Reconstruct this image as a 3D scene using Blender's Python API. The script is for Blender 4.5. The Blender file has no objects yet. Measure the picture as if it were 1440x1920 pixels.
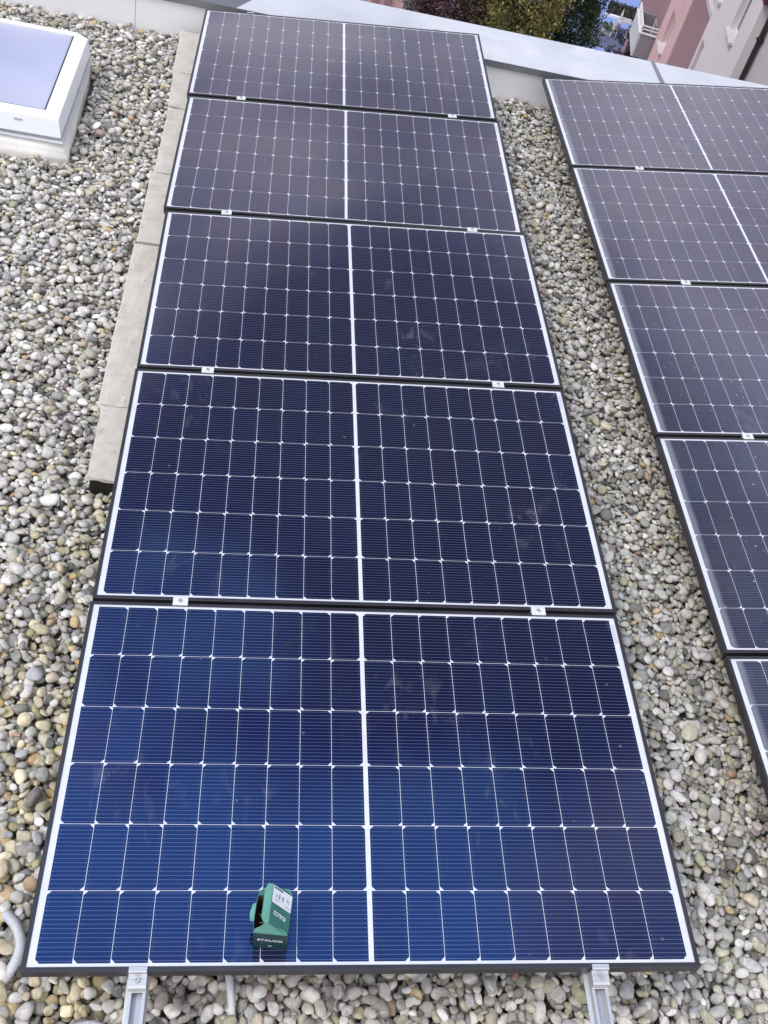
import bpy, bmesh, math, random
import numpy as np
from mathutils import Matrix, Vector, Euler

scene = bpy.context.scene
COL = scene.collection
R_ = math.radians
rng = np.random.default_rng(7)
random.seed(7)

# ------------------------------------------------------------------ camera
CAM = Vector((0.282725, -0.883329, 2.966925))
cr = Vector((0.976454, -0.039309, 0.212116))
cd = Vector((0.114502, -0.738888, -0.664028))
cf = Vector((0.182832, 0.672681, -0.716989))
cam_d = bpy.data.cameras.new('camera')
cam = bpy.data.objects.new('camera', cam_d)
COL.objects.link(cam)
mw = Matrix((cr, -cd, -cf)).transposed().to_4x4()
mw.translation = CAM
cam.matrix_world = mw
cam_d.sensor_fit = 'VERTICAL'
cam_d.sensor_height = 36.0
cam_d.sensor_width = 27.0
cam_d.lens = 35.98
cam_d.clip_start = 0.05
cam_d.clip_end = 3000
scene.camera = cam

# ------------------------------------------------------------------ sky, sun, exposure
SUN_EL, SUN_AZ = R_(55), R_(256)          # azimuth clockwise from +Y
world = bpy.data.worlds.new('World')
scene.world = world
world.use_nodes = True
wt = world.node_tree
wt.nodes.clear()


def nd(t, kind, **kw):
    n = t.nodes.new(kind)
    for k, v in kw.items():
        setattr(n, k, v)
    return n


def ramp(t, stops, interp='LINEAR'):
    n = t.nodes.new('ShaderNodeValToRGB')
    n.color_ramp.interpolation = interp
    e = n.color_ramp.elements
    while len(e) < len(stops):
        e.new(0.5)
    for el, (p, c) in zip(e, stops):
        el.position = p
        el.color = c if len(c) == 4 else (*c, 1)
    return n


def g(v):
    return (v, v, v, 1)


wo = nd(wt, 'ShaderNodeOutputWorld')
wb = nd(wt, 'ShaderNodeBackground')
wb.inputs['Strength'].default_value = 0.09
sk = nd(wt, 'ShaderNodeTexSky', sky_type='NISHITA')
sk.sun_disc = False
sk.sun_elevation = SUN_EL
sk.sun_rotation = SUN_AZ
sk.altitude = 300
tc = nd(wt, 'ShaderNodeTexCoord')
sep = nd(wt, 'ShaderNodeSeparateXYZ')
wt.links.new(tc.outputs['Generated'], sep.inputs[0])
# cloud deck: project the direction onto a flat layer overhead
mz = nd(wt, 'ShaderNodeMath', operation='MAXIMUM')
mz.inputs[1].default_value = 0.06
wt.links.new(sep.outputs['Z'], mz.inputs[0])
dv = nd(wt, 'ShaderNodeVectorMath', operation='DIVIDE')
cmb = nd(wt, 'ShaderNodeCombineXYZ')
for i in range(3):
    wt.links.new(mz.outputs[0], cmb.inputs[i])
wt.links.new(tc.outputs['Generated'], dv.inputs[0])
wt.links.new(cmb.outputs[0], dv.inputs[1])
cn = nd(wt, 'ShaderNodeTexNoise')
cn.inputs['Scale'].default_value = 2.3
cn.inputs['Detail'].default_value = 5
cn.inputs['Roughness'].default_value = 0.5
mp = nd(wt, 'ShaderNodeMapping')
mp.inputs['Location'].default_value = (3.3, 1.7, 0.0)
wt.links.new(dv.outputs[0], mp.inputs[0])
wt.links.new(mp.outputs[0], cn.inputs['Vector'])
ccol = ramp(wt, [(0.18, (1.1, 1.15, 1.5)), (0.36, (4.4, 4.6, 5.8)), (0.50, (8.6, 8.7, 9.7)), (0.68, (14.6, 14.5, 15.4)), (0.9, (21, 20.8, 21.4))])
# dark cloud bank added half way up the sky ahead to darken panel reflections
gapv = nd(wt, 'ShaderNodeVectorMath', operation='DOT_PRODUCT')
gapv.inputs[1].default_value = Vector((0.0, 0.64, 0.77)).normalized()
nrmv = nd(wt, 'ShaderNodeVectorMath', operation='NORMALIZE')
wt.links.new(tc.outputs['Generated'], nrmv.inputs[0])
wt.links.new(nrmv.outputs[0], gapv.inputs[0])
gmr = nd(wt, 'ShaderNodeMapRange', interpolation_type='SMOOTHSTEP')
for i_, v_ in enumerate((0.938, 0.988, 0.0, 0.60)): gmr.inputs[i_ + 1].default_value = v_
wt.links.new(gapv.outputs['Value'], gmr.inputs[0])
sb = nd(wt, 'ShaderNodeMath', operation='SUBTRACT')
wt.links.new(cn.outputs['Fac'], sb.inputs[0]); wt.links.new(gmr.outputs[0], sb.inputs[1])
hz_ = nd(wt, 'ShaderNodeMapRange', interpolation_type='SMOOTHSTEP')      # sky made darker low down to temper the far panel reflections
for i_, v_ in enumerate((0.28, 0.62, -0.09, 0.0)): hz_.inputs[i_ + 1].default_value = v_
wt.links.new(sep.outputs['Z'], hz_.inputs[0])
ad_ = nd(wt, 'ShaderNodeMath', operation='ADD')
wt.links.new(sb.outputs[0], ad_.inputs[0]); wt.links.new(hz_.outputs[0], ad_.inputs[1])
bk = nd(wt, 'ShaderNodeVectorMath', operation='DOT_PRODUCT')      # bright sky patch added behind the camera to fill the parapet wall
bk.inputs[1].default_value = Vector((-0.15, -0.93, 0.35)).normalized()
wt.links.new(nrmv.outputs[0], bk.inputs[0])
bm_ = nd(wt, 'ShaderNodeMapRange', interpolation_type='SMOOTHSTEP')
for i_, v_ in enumerate((0.25, 0.9, 0.0, 0.26)): bm_.inputs[i_ + 1].default_value = v_
wt.links.new(bk.outputs['Value'], bm_.inputs[0])
ad2 = nd(wt, 'ShaderNodeMath', operation='ADD')
wt.links.new(ad_.outputs[0], ad2.inputs[0]); wt.links.new(bm_.outputs[0], ad2.inputs[1])
wt.links.new(ad2.outputs[0], ccol.inputs[0])
mixw = nd(wt, 'ShaderNodeMix', data_type='RGBA')
hol = nd(wt, 'ShaderNodeVectorMath', operation='DOT_PRODUCT')      # blue sky patch added overhead to turn the near panel reflections blue
hol.inputs[1].default_value = Vector((-0.10, 0.28, 0.95)).normalized()
wt.links.new(nrmv.outputs[0], hol.inputs[0])
hw = nd(wt, 'ShaderNodeMath', operation='MULTIPLY_ADD'); hw.inputs[1].default_value = 0.35; hw.inputs[2].default_value = -0.175
wt.links.new(cn.outputs['Fac'], hw.inputs[0])
hs = nd(wt, 'ShaderNodeMath', operation='ADD'); wt.links.new(hol.outputs['Value'], hs.inputs[0]); wt.links.new(hw.outputs[0], hs.inputs[1])
hm = nd(wt, 'ShaderNodeMapRange', interpolation_type='SMOOTHSTEP')
for i_, v_ in enumerate((0.932, 0.988, 0.0, 0.95)): hm.inputs[i_ + 1].default_value = v_
wt.links.new(hs.outputs[0], hm.inputs[0])
blu = nd(wt, 'ShaderNodeMix', data_type='RGBA')
blu.inputs['B'].default_value = (3.2, 8.4, 15.5, 1)
wt.links.new(hm.outputs[0], blu.inputs['Factor'])
mixw.inputs['Factor'].default_value = 0.88
wt.links.new(sk.outputs[0], mixw.inputs['A'])
wt.links.new(ccol.outputs[0], blu.inputs['A'])
wt.links.new(blu.outputs['Result'], mixw.inputs['B'])
wt.links.new(mixw.outputs['Result'], wb.inputs['Color'])
wt.links.new(wb.outputs[0], wo.inputs['Surface'])

sun_d = bpy.data.lights.new('sun', 'SUN')
sun_d.energy = 1.35
sun_d.angle = R_(14)
sun_d.color = (1.0, 0.97, 0.93)
sun = bpy.data.objects.new('sun', sun_d)
COL.objects.link(sun)
sdir = Vector((math.sin(SUN_AZ) * math.cos(SUN_EL), math.cos(SUN_AZ) * math.cos(SUN_EL), math.sin(SUN_EL)))
sun.rotation_euler = sdir.to_track_quat('Z', 'Y').to_euler()

scene.view_settings.view_transform = 'Standard'
scene.view_settings.look = 'None'
scene.view_settings.exposure = 0.55
scene.view_settings.gamma = 1.0
scene.view_settings.use_curve_mapping = False
scene.render.engine = 'CYCLES'
scene.cycles.max_bounces = 6
scene.cycles.diffuse_bounces = 3
scene.cycles.glossy_bounces = 3


# ------------------------------------------------------------------ helpers
def tag(o, label=None, cat=None, group=None, kind=None):
    if label: o['label'] = label
    if cat: o['category'] = cat
    if group: o['group'] = group
    if kind: o['kind'] = kind
    return o


def empty(name, loc=(0, 0, 0), rot=(0, 0, 0), label=None, cat=None, group=None, size=0.1):
    o = bpy.data.objects.new(name, None)
    o.empty_display_size = size
    o.location = loc
    o.rotation_euler = rot
    COL.objects.link(o)
    return tag(o, label, cat, group)


def link(name, bm, mats, parent=None, smooth=False):
    me = bpy.data.meshes.new(name)
    bmesh.ops.recalc_face_normals(bm, faces=bm.faces)
    bm.to_mesh(me)
    bm.free()
    if not isinstance(mats, (list, tuple)):
        mats = [mats]
    for m in mats:
        me.materials.append(m)
    me.polygons.foreach_set('use_smooth', [smooth] * len(me.polygons))
    o = bpy.data.objects.new(name, me)
    COL.objects.link(o)
    if parent: o.parent = parent
    return o


def box(bm, x0, x1, y0, y1, z0, z1, mi=0, bevel=0.0, mat=None):
    r = bmesh.ops.create_cube(bm, size=1.0)
    vs = r['verts']
    for v in vs:
        v.co = Vector(((x0 + x1) / 2 + v.co.x * (x1 - x0), (y0 + y1) / 2 + v.co.y * (y1 - y0), (z0 + z1) / 2 + v.co.z * (z1 - z0)))
    fs = list({f for v in vs for f in v.link_faces})
    if bevel:
        es = list({e for v in vs for e in v.link_edges})
        rb = bmesh.ops.bevel(bm, geom=es, offset=bevel, segments=2, affect='EDGES', profile=0.5)
        fs = list({f for v in rb['verts'] for f in v.link_faces})
        vs = rb['verts']
    for f in fs: f.material_index = mi
    if mat is not None:
        for v in {v for f in fs for v in f.verts}: v.co = mat @ v.co
    return fs


def extrude(bm, prof, axis, a, b, mi=0):
    """prof: closed 2-D outline; axis 'x' -> (a..b, p0, p1), 'y' -> (p0, a..b, p1), 'z' -> (p0,p1,a..b)"""
    def P(p, t):
        return {'x': (t, p[0], p[1]), 'y': (p[0], t, p[1]), 'z': (p[0], p[1], t)}[axis]
    A = [bm.verts.new(P(p, a)) for p in prof]
    B = [bm.verts.new(P(p, b)) for p in prof]
    n = len(prof)
    for i in range(n):
        f = bm.faces.new((A[i], A[(i + 1) % n], B[(i + 1) % n], B[i])); f.material_index = mi
    f = bm.faces.new(A); f.material_index = mi
    f = bm.faces.new(list(reversed(B))); f.material_index = mi


def cyl(bm, p0, p1, r0, r1=None, seg=16, mi=0, caps=True):
    p0, p1 = Vector(p0), Vector(p1)
    r1 = r0 if r1 is None else r1
    q = (p1 - p0).to_track_quat('Z', 'Y')
    A, B = [], []
    for i in range(seg):
        a = 2 * math.pi * i / seg
        d = q @ Vector((math.cos(a), math.sin(a), 0))
        A.append(bm.verts.new(p0 + d * r0)); B.append(bm.verts.new(p1 + d * r1))
    for i in range(seg):
        f = bm.faces.new((A[i], A[(i + 1) % seg], B[(i + 1) % seg], B[i])); f.material_index = mi; f.smooth = True
    if caps:
        bm.faces.new(list(reversed(A))).material_index = mi
        bm.faces.new(B).material_index = mi


def poly(bm, pts, mi=0):
    f = bm.faces.new([bm.verts.new(p) for p in pts]); f.material_index = mi
    return f


def plate(bm, pts, t, mi=0):
    """flat polygon in 3-D given a thickness t against its normal"""
    pts = [Vector(p) for p in pts]
    n = (pts[1] - pts[0]).cross(pts[2] - pts[0]).normalized()
    A = [bm.verts.new(p) for p in pts]
    B = [bm.verts.new(p - n * t) for p in pts]
    k = len(pts)
    bm.faces.new(A).material_index = mi
    bm.faces.new(list(reversed(B))).material_index = mi
    for i in range(k):
        bm.faces.new((A[i], B[i], B[(i + 1) % k], A[(i + 1) % k])).material_index = mi


def np_mesh(name, V, F, mat, col=None, smooth=True, parent=None):
    me = bpy.data.meshes.new(name)
    k = F.shape[1]
    me.vertices.add(len(V)); me.vertices.foreach_set('co', np.ascontiguousarray(V, dtype=np.float32).ravel())
    me.loops.add(F.size); me.loops.foreach_set('vertex_index', F.astype(np.int32).ravel())
    me.polygons.add(len(F))
    me.polygons.foreach_set('loop_start', (np.arange(len(F)) * k).astype(np.int32))
    me.polygons.foreach_set('loop_total', np.full(len(F), k, dtype=np.int32))
    me.update(calc_edges=True)
    me.polygons.foreach_set('use_smooth', np.full(len(F), smooth))
    if col is not None:
        a = me.color_attributes.new('Col', 'FLOAT_COLOR', 'POINT')
        c = np.ones((len(V), 4), dtype=np.float32); c[:, :3] = col
        a.data.foreach_set('color', c.ravel())
    me.materials.append(mat)
    o = bpy.data.objects.new(name, me)
    COL.objects.link(o)
    if parent: o.parent = parent
    return o


# ------------------------------------------------------------------ materials
def base_mat(name, color=(0.5, 0.5, 0.5), rough=0.5, metal=0.0, spec=0.5):
    m = bpy.data.materials.new(name)
    m.use_nodes = True
    b = m.node_tree.nodes['Principled BSDF']
    b.inputs['Base Color'].default_value = (*color, 1)
    b.inputs['Roughness'].default_value = rough
    b.inputs['Metallic'].default_value = metal
    b.inputs['Specular IOR Level'].default_value = spec
    return m, m.node_tree, b


def mix(t, fac, a, b, blend='MIX'):
    n = nd(t, 'ShaderNodeMix', data_type='RGBA', blend_type=blend)
    for s, v in (('Factor', fac), ('A', a), ('B', b)):
        if hasattr(v, 'links') or isinstance(v, bpy.types.NodeSocket):
            t.links.new(v, n.inputs[s])
        elif s == 'Factor':
            n.inputs[s].default_value = v
        else:
            n.inputs[s].default_value = v if len(v) == 4 else (*v, 1)
    return n.outputs['Result']


def noise(t, vec, scale, detail=4, rough=0.5, dist=0.0):
    n = nd(t, 'ShaderNodeTexNoise')
    n.inputs['Scale'].default_value = scale
    n.inputs['Detail'].default_value = detail
    n.inputs['Roughness'].default_value = rough
    n.inputs['Distortion'].default_value = dist
    if vec is not None: t.links.new(vec, n.inputs['Vector'])
    return n.outputs['Fac']


def math_(t, op, a, b=None, c=None):
    n = nd(t, 'ShaderNodeMath', operation=op)
    for i, v in enumerate((a, b, c)):
        if v is None: continue
        if isinstance(v, bpy.types.NodeSocket): t.links.new(v, n.inputs[i])
        else: n.inputs[i].default_value = v
    return n.outputs[0]


def rr(t, val, a, b, c=0.0, d=1.0):
    n = nd(t, 'ShaderNodeMapRange')
    t.links.new(val, n.inputs[0])
    for i, v in enumerate((a, b, c, d)): n.inputs[i + 1].default_value = v
    return n.outputs[0]


def bump(t, bsdf, h, strength=0.3, dist=0.01):
    n = nd(t, 'ShaderNodeBump')
    n.inputs['Strength'].default_value = strength
    n.inputs['Distance'].default_value = dist
    t.links.new(h, n.inputs['Height'])
    t.links.new(n.outputs[0], bsdf.inputs['Normal'])


def weathered(name, c1, c2, scale=6, rough=0.7, metal=0.0, bscale=60, bstr=0.15, bdist=0.004, spec=0.4, stain=None, coords='Object'):
    m, t, b = base_mat(name, c1, rough, metal, spec)
    tcn = nd(t, 'ShaderNodeTexCoord').outputs[coords]
    n1 = noise(t, tcn, scale, 6, 0.6)
    c = mix(t, rr(t, n1, 0.35, 0.68), c1, c2)
    if stain:
        n2 = noise(t, tcn, scale * 0.45, 5, 0.65, 0.6)
        c = mix(t, rr(t, n2, 0.56, 0.72, 0, 0.75), c, stain)
    t.links.new(c, b.inputs['Base Color'])
    t.links.new(rr(t, n1, 0.3, 0.7, rough * 0.85, min(1, rough * 1.15)), b.inputs['Roughness'])
    if bstr: bump(t, b, noise(t, tcn, bscale, 5, 0.6), bstr, bdist)
    return m


M = {}
# gravel stones: per-stone colour attribute, mottling and veins
m, t, b = base_mat('stone', rough=0.78, spec=0.35)
at = nd(t, 'ShaderNodeAttribute'); at.attribute_name = 'Col'
tco = nd(t, 'ShaderNodeTexCoord').outputs['Object']
n1 = noise(t, tco, 55, 5, 0.65)
c = mix(t, 1.0, at.outputs['Color'], mix(t, rr(t, n1, 0.3, 0.7), (0.72, 0.72, 0.70), (1.16, 1.16, 1.16)), 'MULTIPLY')
n2 = noise(t, tco, 420, 3, 0.6)
c = mix(t, rr(t, n2, 0.64, 0.78, 0, 0.22), c, (0.08, 0.08, 0.075))
wv = nd(t, 'ShaderNodeTexWave'); wv.inputs['Scale'].default_value = 9; wv.inputs['Distortion'].default_value = 14
wv.inputs['Detail'].default_value = 3; wv.inputs['Detail Scale'].default_value = 2.2
t.links.new(tco, wv.inputs['Vector'])
vein = math_(t, 'MULTIPLY', rr(t, wv.outputs['Fac'], 0.93, 1.0), rr(t, noise(t, tco, 14, 2), 0.5, 0.62))
c = mix(t, math_(t, 'MULTIPLY', vein, 0.55), c, (0.75, 0.74, 0.72))
t.links.new(c, b.inputs['Base Color'])
bump(t, b, n1, 0.35, 0.004)
M['stone'] = m

M['deck'] = weathered('roof_membrane', (0.05, 0.048, 0.045), (0.09, 0.085, 0.08), 10, 0.9)
M['frame'] = weathered('black_anodised', (0.040, 0.038, 0.045), (0.058, 0.055, 0.064), 3, 0.36, 0.6, 200, 0.02)
M['backsheet'] = None


def glassy(m, b, coat_rough=0.04):
    b.inputs['Coat Weight'].default_value = 1.0
    b.inputs['Coat Roughness'].default_value = coat_rough
    b.inputs['Coat IOR'].default_value = 1.5


def cell_material(name, dusty):
    m, t, b = base_mat(name, rough=0.19, spec=0.5)
    glassy(m, b, 0.05 if not dusty else 0.09)
    b.inputs['Coat IOR'].default_value = 1.46          # anti-reflective solar glass
    b.inputs['IOR'].default_value = 2.5                # silicon under a nitride film
    b.inputs['Thin Film IOR'].default_value = 1.58

    uv = nd(t, 'ShaderNodeUVMap').outputs[0]
    sp = nd(t, 'ShaderNodeSeparateXYZ'); t.links.new(uv, sp.inputs[0])
    u, v = sp.outputs[0], sp.outputs[1]
    at = nd(t, 'ShaderNodeAttribute'); at.attribute_name = 'tone'
    tc_ = nd(t, 'ShaderNodeTexCoord').outputs['Object']
    oi = nd(t, 'ShaderNodeObjectInfo').outputs['Random']
    off = nd(t, 'ShaderNodeCombineXYZ'); t.links.new(math_(t, 'MULTIPLY', oi, 37.0), off.inputs[2])
    va = nd(t, 'ShaderNodeVectorMath', operation='ADD'); t.links.new(tc_, va.inputs[0]); t.links.new(off.outputs[0], va.inputs[1])
    P = va.outputs[0]
    t.links.new(rr(t, at.outputs['Fac'], 0, 1, 98.5, 105), b.inputs['Thin Film Thickness'])
    cellc = mix(t, at.outputs['Fac'], (0.002, 0.003, 0.010), (0.003, 0.0045, 0.014))
    # 16 busbar wires across each half cell
    fr = math_(t, 'FRACT', math_(t, 'MULTIPLY', v, 16.0))
    d = math_(t, 'ABSOLUTE', math_(t, 'SUBTRACT', fr, 0.5))
    wire = math_(t, 'MULTIPLY', rr(t, d, 0.032, 0.058, 1, 0), math_(t, 'MULTIPLY', math_(t, 'GREATER_THAN', u, 0.025), math_(t, 'LESS_THAN', u, 0.975)))
    du = math_(t, 'ABSOLUTE', math_(t, 'SUBTRACT', math_(t, 'ABSOLUTE', math_(t, 'SUBTRACT', u, 0.5)), 0.44))
    pad = math_(t, 'MULTIPLY', math_(t, 'LESS_THAN', du, 0.03), rr(t, d, 0.06, 0.09, 1, 0))
    line = math_(t, 'MAXIMUM', wire, pad)
    c = mix(t, math_(t, 'MULTIPLY', line, 0.9), cellc, (0.11, 0.125, 0.225))
    # thin film of dust and smears
    smear = math_(t, 'MULTIPLY', rr(t, noise(t, P, 3.2, 6, 0.62, 2.2), 0.56, 0.80), rr(t, noise(t, P, 1.6, 2), 0.45, 0.65))
    scr = nd(t, 'ShaderNodeTexNoise'); scr.inputs['Scale'].default_value = 5; scr.inputs['Detail'].default_value = 7; scr.inputs['Distortion'].default_value = 0.5
    smp = nd(t, 'ShaderNodeMapping'); smp.inputs['Rotation'].default_value = (0, 0, 0.6); smp.inputs['Scale'].default_value = (4.5, 2.0, 1.0)
    t.links.new(P, smp.inputs[0]); t.links.new(smp.outputs[0], scr.inputs['Vector'])
    smear = math_(t, 'ADD', math_(t, 'MULTIPLY', smear, 0.022), math_(t, 'MULTIPLY', math_(t, 'MULTIPLY', rr(t, scr.outputs['Fac'], 0.55, 0.75), rr(t, noise(t, P, 3.1, 2), 0.57, 0.72)), 0.13))
    base_d = 0.006 if not dusty else 0.10
    film = math_(t, 'ADD', smear, math_(t, 'MULTIPLY', noise(t, P, 2.4, 4, 0.6), base_d))
    # specks: dried droplets
    vo = nd(t, 'ShaderNodeTexVoronoi'); vo.inputs['Scale'].default_value = 34 if dusty else 22
    t.links.new(P, vo.inputs['Vector'])
    rad = rr(t, nd_out(t, vo, 'Color'), 0.0, 1.0, -0.32 if dusty else -0.5, 0.16 if dusty else 0.10)
    spk = rr(t, math_(t, 'SUBTRACT', vo.outputs['Distance'], rad), -0.03, 0.03, 1, 0)
    film = math_(t, 'ADD', film, math_(t, 'MULTIPLY', spk, 0.32 if dusty else 0.14))
    if dusty:      # silt washed down to the low long edge
        px = nd(t, 'ShaderNodeSeparateXYZ'); t.links.new(tc_, px.inputs[0])
        edge = math_(t, 'ADD', px.outputs[0], math_(t, 'MULTIPLY', noise(t, P, 9, 3), 0.010))
        silt = rr(t, edge, 0.050, 0.066, 1, 0)
        film = math_(t, 'ADD', film, math_(t, 'MULTIPLY', silt, 0.20))
    film = math_(t, 'MINIMUM', film, 0.8)
    c = mix(t, film, c, (0.52, 0.53, 0.56))
    t.links.new(c, b.inputs['Base Color'])
    t.links.new(math_(t, 'ADD', math_(t, 'MULTIPLY', film, 0.5), 0.045 if not dusty else 0.08), b.inputs['Coat Roughness'])
    return m


def nd_out(t, vo, s):
    sp = nd(t, 'ShaderNodeSeparateXYZ')
    t.links.new(vo.outputs[s], sp.inputs[0])
    return sp.outputs[0]


M['cells'] = cell_material('mono_cells', False)
M['cells_dusty'] = cell_material('mono_cells_dusty', True)
m, t, b = base_mat('white_backsheet', (0.80, 0.81, 0.84), 0.5)
glassy(m, b)
tb = nd(t, 'ShaderNodeTexCoord').outputs['Object']
t.links.new(mix(t, rr(t, noise(t, tb, 7, 5, 0.6), 0.4, 0.7), (0.56, 0.57, 0.625), (0.49, 0.50, 0.545)), b.inputs['Base Color'])
M['backsheet'] = m
M['alu'] = weathered('mill_aluminium', (0.50, 0.50, 0.52), (0.43, 0.43, 0.45), 18, 0.42, 0.55, 150, 0.03)
M['alu_white'] = weathered('bright_aluminium', (0.80, 0.80, 0.83), (0.72, 0.72, 0.76), 30, 0.42, 0.55, 150, 0.03)
M['steel'] = weathered('stainless', (0.5, 0.5, 0.5), (0.42, 0.42, 0.42), 30, 0.45, 0.8, 100, 0.0)
M['pad'] = weathered('dark_end_matte', (0.012, 0.011, 0.010), (0.022, 0.020, 0.018), 20, 0.95)  # matte near-black for the block added under the first slab
M['dark'] = base_mat('dark_recess', (0.02, 0.02, 0.02), 0.8)[0]
M['coping'] = weathered('coping_sheet', (0.56, 0.57, 0.615), (0.47, 0.48, 0.525), 2.6, 0.42, 0.25, 30, 0.03, stain=(0.64, 0.645, 0.67), coords='Object')
M['coping_dark_reflection'] = weathered('coping_sheet_dark_reflection', (0.12, 0.125, 0.14), (0.17, 0.175, 0.19), 4, 0.3, 0.5, 30, 0.02)  # dark reflection at the left of the coping, put into the sheet colour
M['fascia'] = weathered('fascia_sheet', (0.19, 0.195, 0.22), (0.24, 0.245, 0.27), 3, 0.35, 0.5, 30, 0.02)
M['upstand'] = weathered('upstand_sheet', (0.85, 0.85, 0.86), (0.87, 0.87, 0.88), 2.2, 0.6, 0.0, 40, 0.02, stain=(0.80, 0.795, 0.79))
M['white_pvc'] = weathered('white_pvc', (0.78, 0.795, 0.82), (0.74, 0.755, 0.78), 5, 0.35, 0.0, 80, 0.02, stain=(0.68, 0.69, 0.70))
M['grey_pvc'] = weathered('grey_pvc', (0.48, 0.495, 0.52), (0.42, 0.435, 0.46), 8, 0.45, 0.0, 80, 0.03, stain=(0.42, 0.42, 0.41))
M['plaster'] = weathered('curb_plaster', (0.68, 0.66, 0.63), (0.60, 0.58, 0.55), 9, 0.85, 0.0, 45, 0.35, 0.006, stain=(0.44, 0.41, 0.36))
M['conduit'] = weathered('conduit_pvc', (0.54, 0.55, 0.575), (0.47, 0.48, 0.51), 12, 0.5)
m, t, b = base_mat('skylight_glass', (0.50, 0.53, 0.66), 0.06, 0.0, 0.8)
glassy(m, b, 0.02)
tb = nd(t, 'ShaderNodeTexCoord').outputs['Object']
t.links.new(mix(t, rr(t, noise(t, tb, 1.4, 2), 0.35, 0.65), (0.33, 0.36, 0.53), (0.40, 0.41, 0.55)), b.inputs['Base Color'])
M['sky_glass'] = m
# concrete slab with pits and stains
m, t, b = base_mat('concrete', rough=0.9, spec=0.3)
tb = nd(t, 'ShaderNodeTexCoord').outputs['Object']
n1 = noise(t, tb, 9, 6, 0.65)
c = mix(t, rr(t, n1, 0.3, 0.7), (0.46, 0.425, 0.375), (0.58, 0.54, 0.485))
c = mix(t, rr(t, noise(t, tb, 4.5, 5, 0.7, 1.0), 0.50, 0.70, 0, 0.7), c, (0.33, 0.28, 0.225))
pit = rr(t, noise(t, tb, 75, 3, 0.5), 0.66, 0.74)
c = mix(t, math_(t, 'MULTIPLY', pit, 0.7), c, (0.14, 0.12, 0.10))
t.links.new(c, b.inputs['Base Color'])
bump(t, b, math_(t, 'SUBTRACT', math_(t, 'MULTIPLY', noise(t, tb, 40, 5, 0.7), 0.5), pit), 0.5, 0.006)
M['concrete'] = m
M['card_green'] = weathered('printed_card_light', (0.10, 0.29, 0.24), (0.12, 0.32, 0.27), 20, 0.5)
M['card_mid'] = weathered('printed_card_mid', (0.03, 0.145, 0.12), (0.036, 0.16, 0.135), 20, 0.45)
M['card_dark'] = weathered('printed_card_dark', (0.003, 0.030, 0.027), (0.004, 0.034, 0.031), 20, 0.35)
M['card_brown'] = weathered('raw_card', (0.13, 0.075, 0.05), (0.18, 0.11, 0.07), 30, 0.9)
M['card_edge'] = weathered('card_edge', (0.42, 0.34, 0.26), (0.36, 0.28, 0.21), 30, 0.9)
M['print_white'] = weathered('white_print', (0.70, 0.71, 0.76), (0.66, 0.67, 0.72), 20, 0.5)
M['print_ink'] = base_mat('ink', (0.09, 0.09, 0.11), 0.5)[0]
M['print_grey'] = base_mat('grey_ink', (0.42, 0.42, 0.50), 0.5)[0]
M['screw'] = base_mat('zinc_screw', (0.30, 0.28, 0.22), 0.35, 1.0)[0]


def leaf_material(name):
    m, t, b = base_mat(name, rough=0.55, spec=0.35)
    at = nd(t, 'ShaderNodeAttribute'); at.attribute_name = 'Col'
    t.links.new(at.outputs['Color'], b.inputs['Base Color'])
    tr = nd(t, 'ShaderNodeBsdfTranslucent'); t.links.new(at.outputs['Color'], tr.inputs[0])
    ms = nd(t, 'ShaderNodeMixShader'); ms.inputs[0].default_value = 0.25
    t.links.new(b.outputs[0], ms.inputs[1]); t.links.new(tr.outputs[0], ms.inputs[2])
    t.links.new(ms.outputs[0], t.nodes['Material Output'].inputs['Surface'])
    return m


M['leaf'] = leaf_material('leaf')
M['bark'] = weathered('bark', (0.06, 0.05, 0.04), (0.10, 0.085, 0.07), 6, 0.95, bscale=20, bstr=0.5, bdist=0.02)
M['pink'] = weathered('pink_render', (0.57, 0.365, 0.375), (0.60, 0.39, 0.395), 0.5, 0.9, stain=(0.52, 0.33, 0.335))
M['mauve'] = weathered('mauve_render', (0.275, 0.165, 0.18), (0.30, 0.18, 0.195), 0.5, 0.9)
M['pale'] = weathered('pale_render', (0.62, 0.555, 0.575), (0.65, 0.59, 0.605), 0.45, 0.9, stain=(0.56, 0.50, 0.52))
M['greyrender'] = weathered('grey_render', (0.45, 0.40, 0.42), (0.49, 0.44, 0.46), 0.4, 0.9)
M['balc_shaded'] = weathered('balcony_side', (0.23, 0.215, 0.235), (0.25, 0.235, 0.255), 0.8, 0.85)  # shaded copy of the balcony colour, shade painted in
M['balc_lit'] = weathered('balcony_front', (0.50, 0.49, 0.54), (0.54, 0.53, 0.58), 0.8, 0.85)  # lit copy of the same balcony colour, light painted in
M['white_paint'] = weathered('white_paint', (0.74, 0.73, 0.74), (0.69, 0.68, 0.69), 3, 0.45)
M['sill'] = weathered('stone_sill', (0.58, 0.53, 0.51), (0.54, 0.49, 0.47), 3, 0.8)
M['pipe'] = base_mat('dark_pipe', (0.025, 0.018, 0.02), 0.5)[0]
M['winglass'] = base_mat('window_glass', (0.10, 0.12, 0.15), 0.08, 0.0, 0.8)[0]
M['red'] = base_mat('dark_red_paint', (0.10, 0.02, 0.025), 0.5)[0]
M['paving'] = weathered('blue_paving', (0.16, 0.22, 0.46), (0.19, 0.25, 0.50), 0.25, 0.8, stain=(0.13, 0.17, 0.36), bscale=8)
M['street'] = weathered('street_asphalt', (0.05, 0.052, 0.06), (0.07, 0.072, 0.08), 0.4, 0.9, bscale=8)
M['dark_paving'] = weathered('blue_slate_paving', (0.07, 0.08, 0.14), (0.085, 0.095, 0.16), 0.4, 0.8)
M['wood'] = weathered('grey_wood', (0.30, 0.28, 0.27), (0.38, 0.36, 0.34), 2, 0.8)
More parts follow.
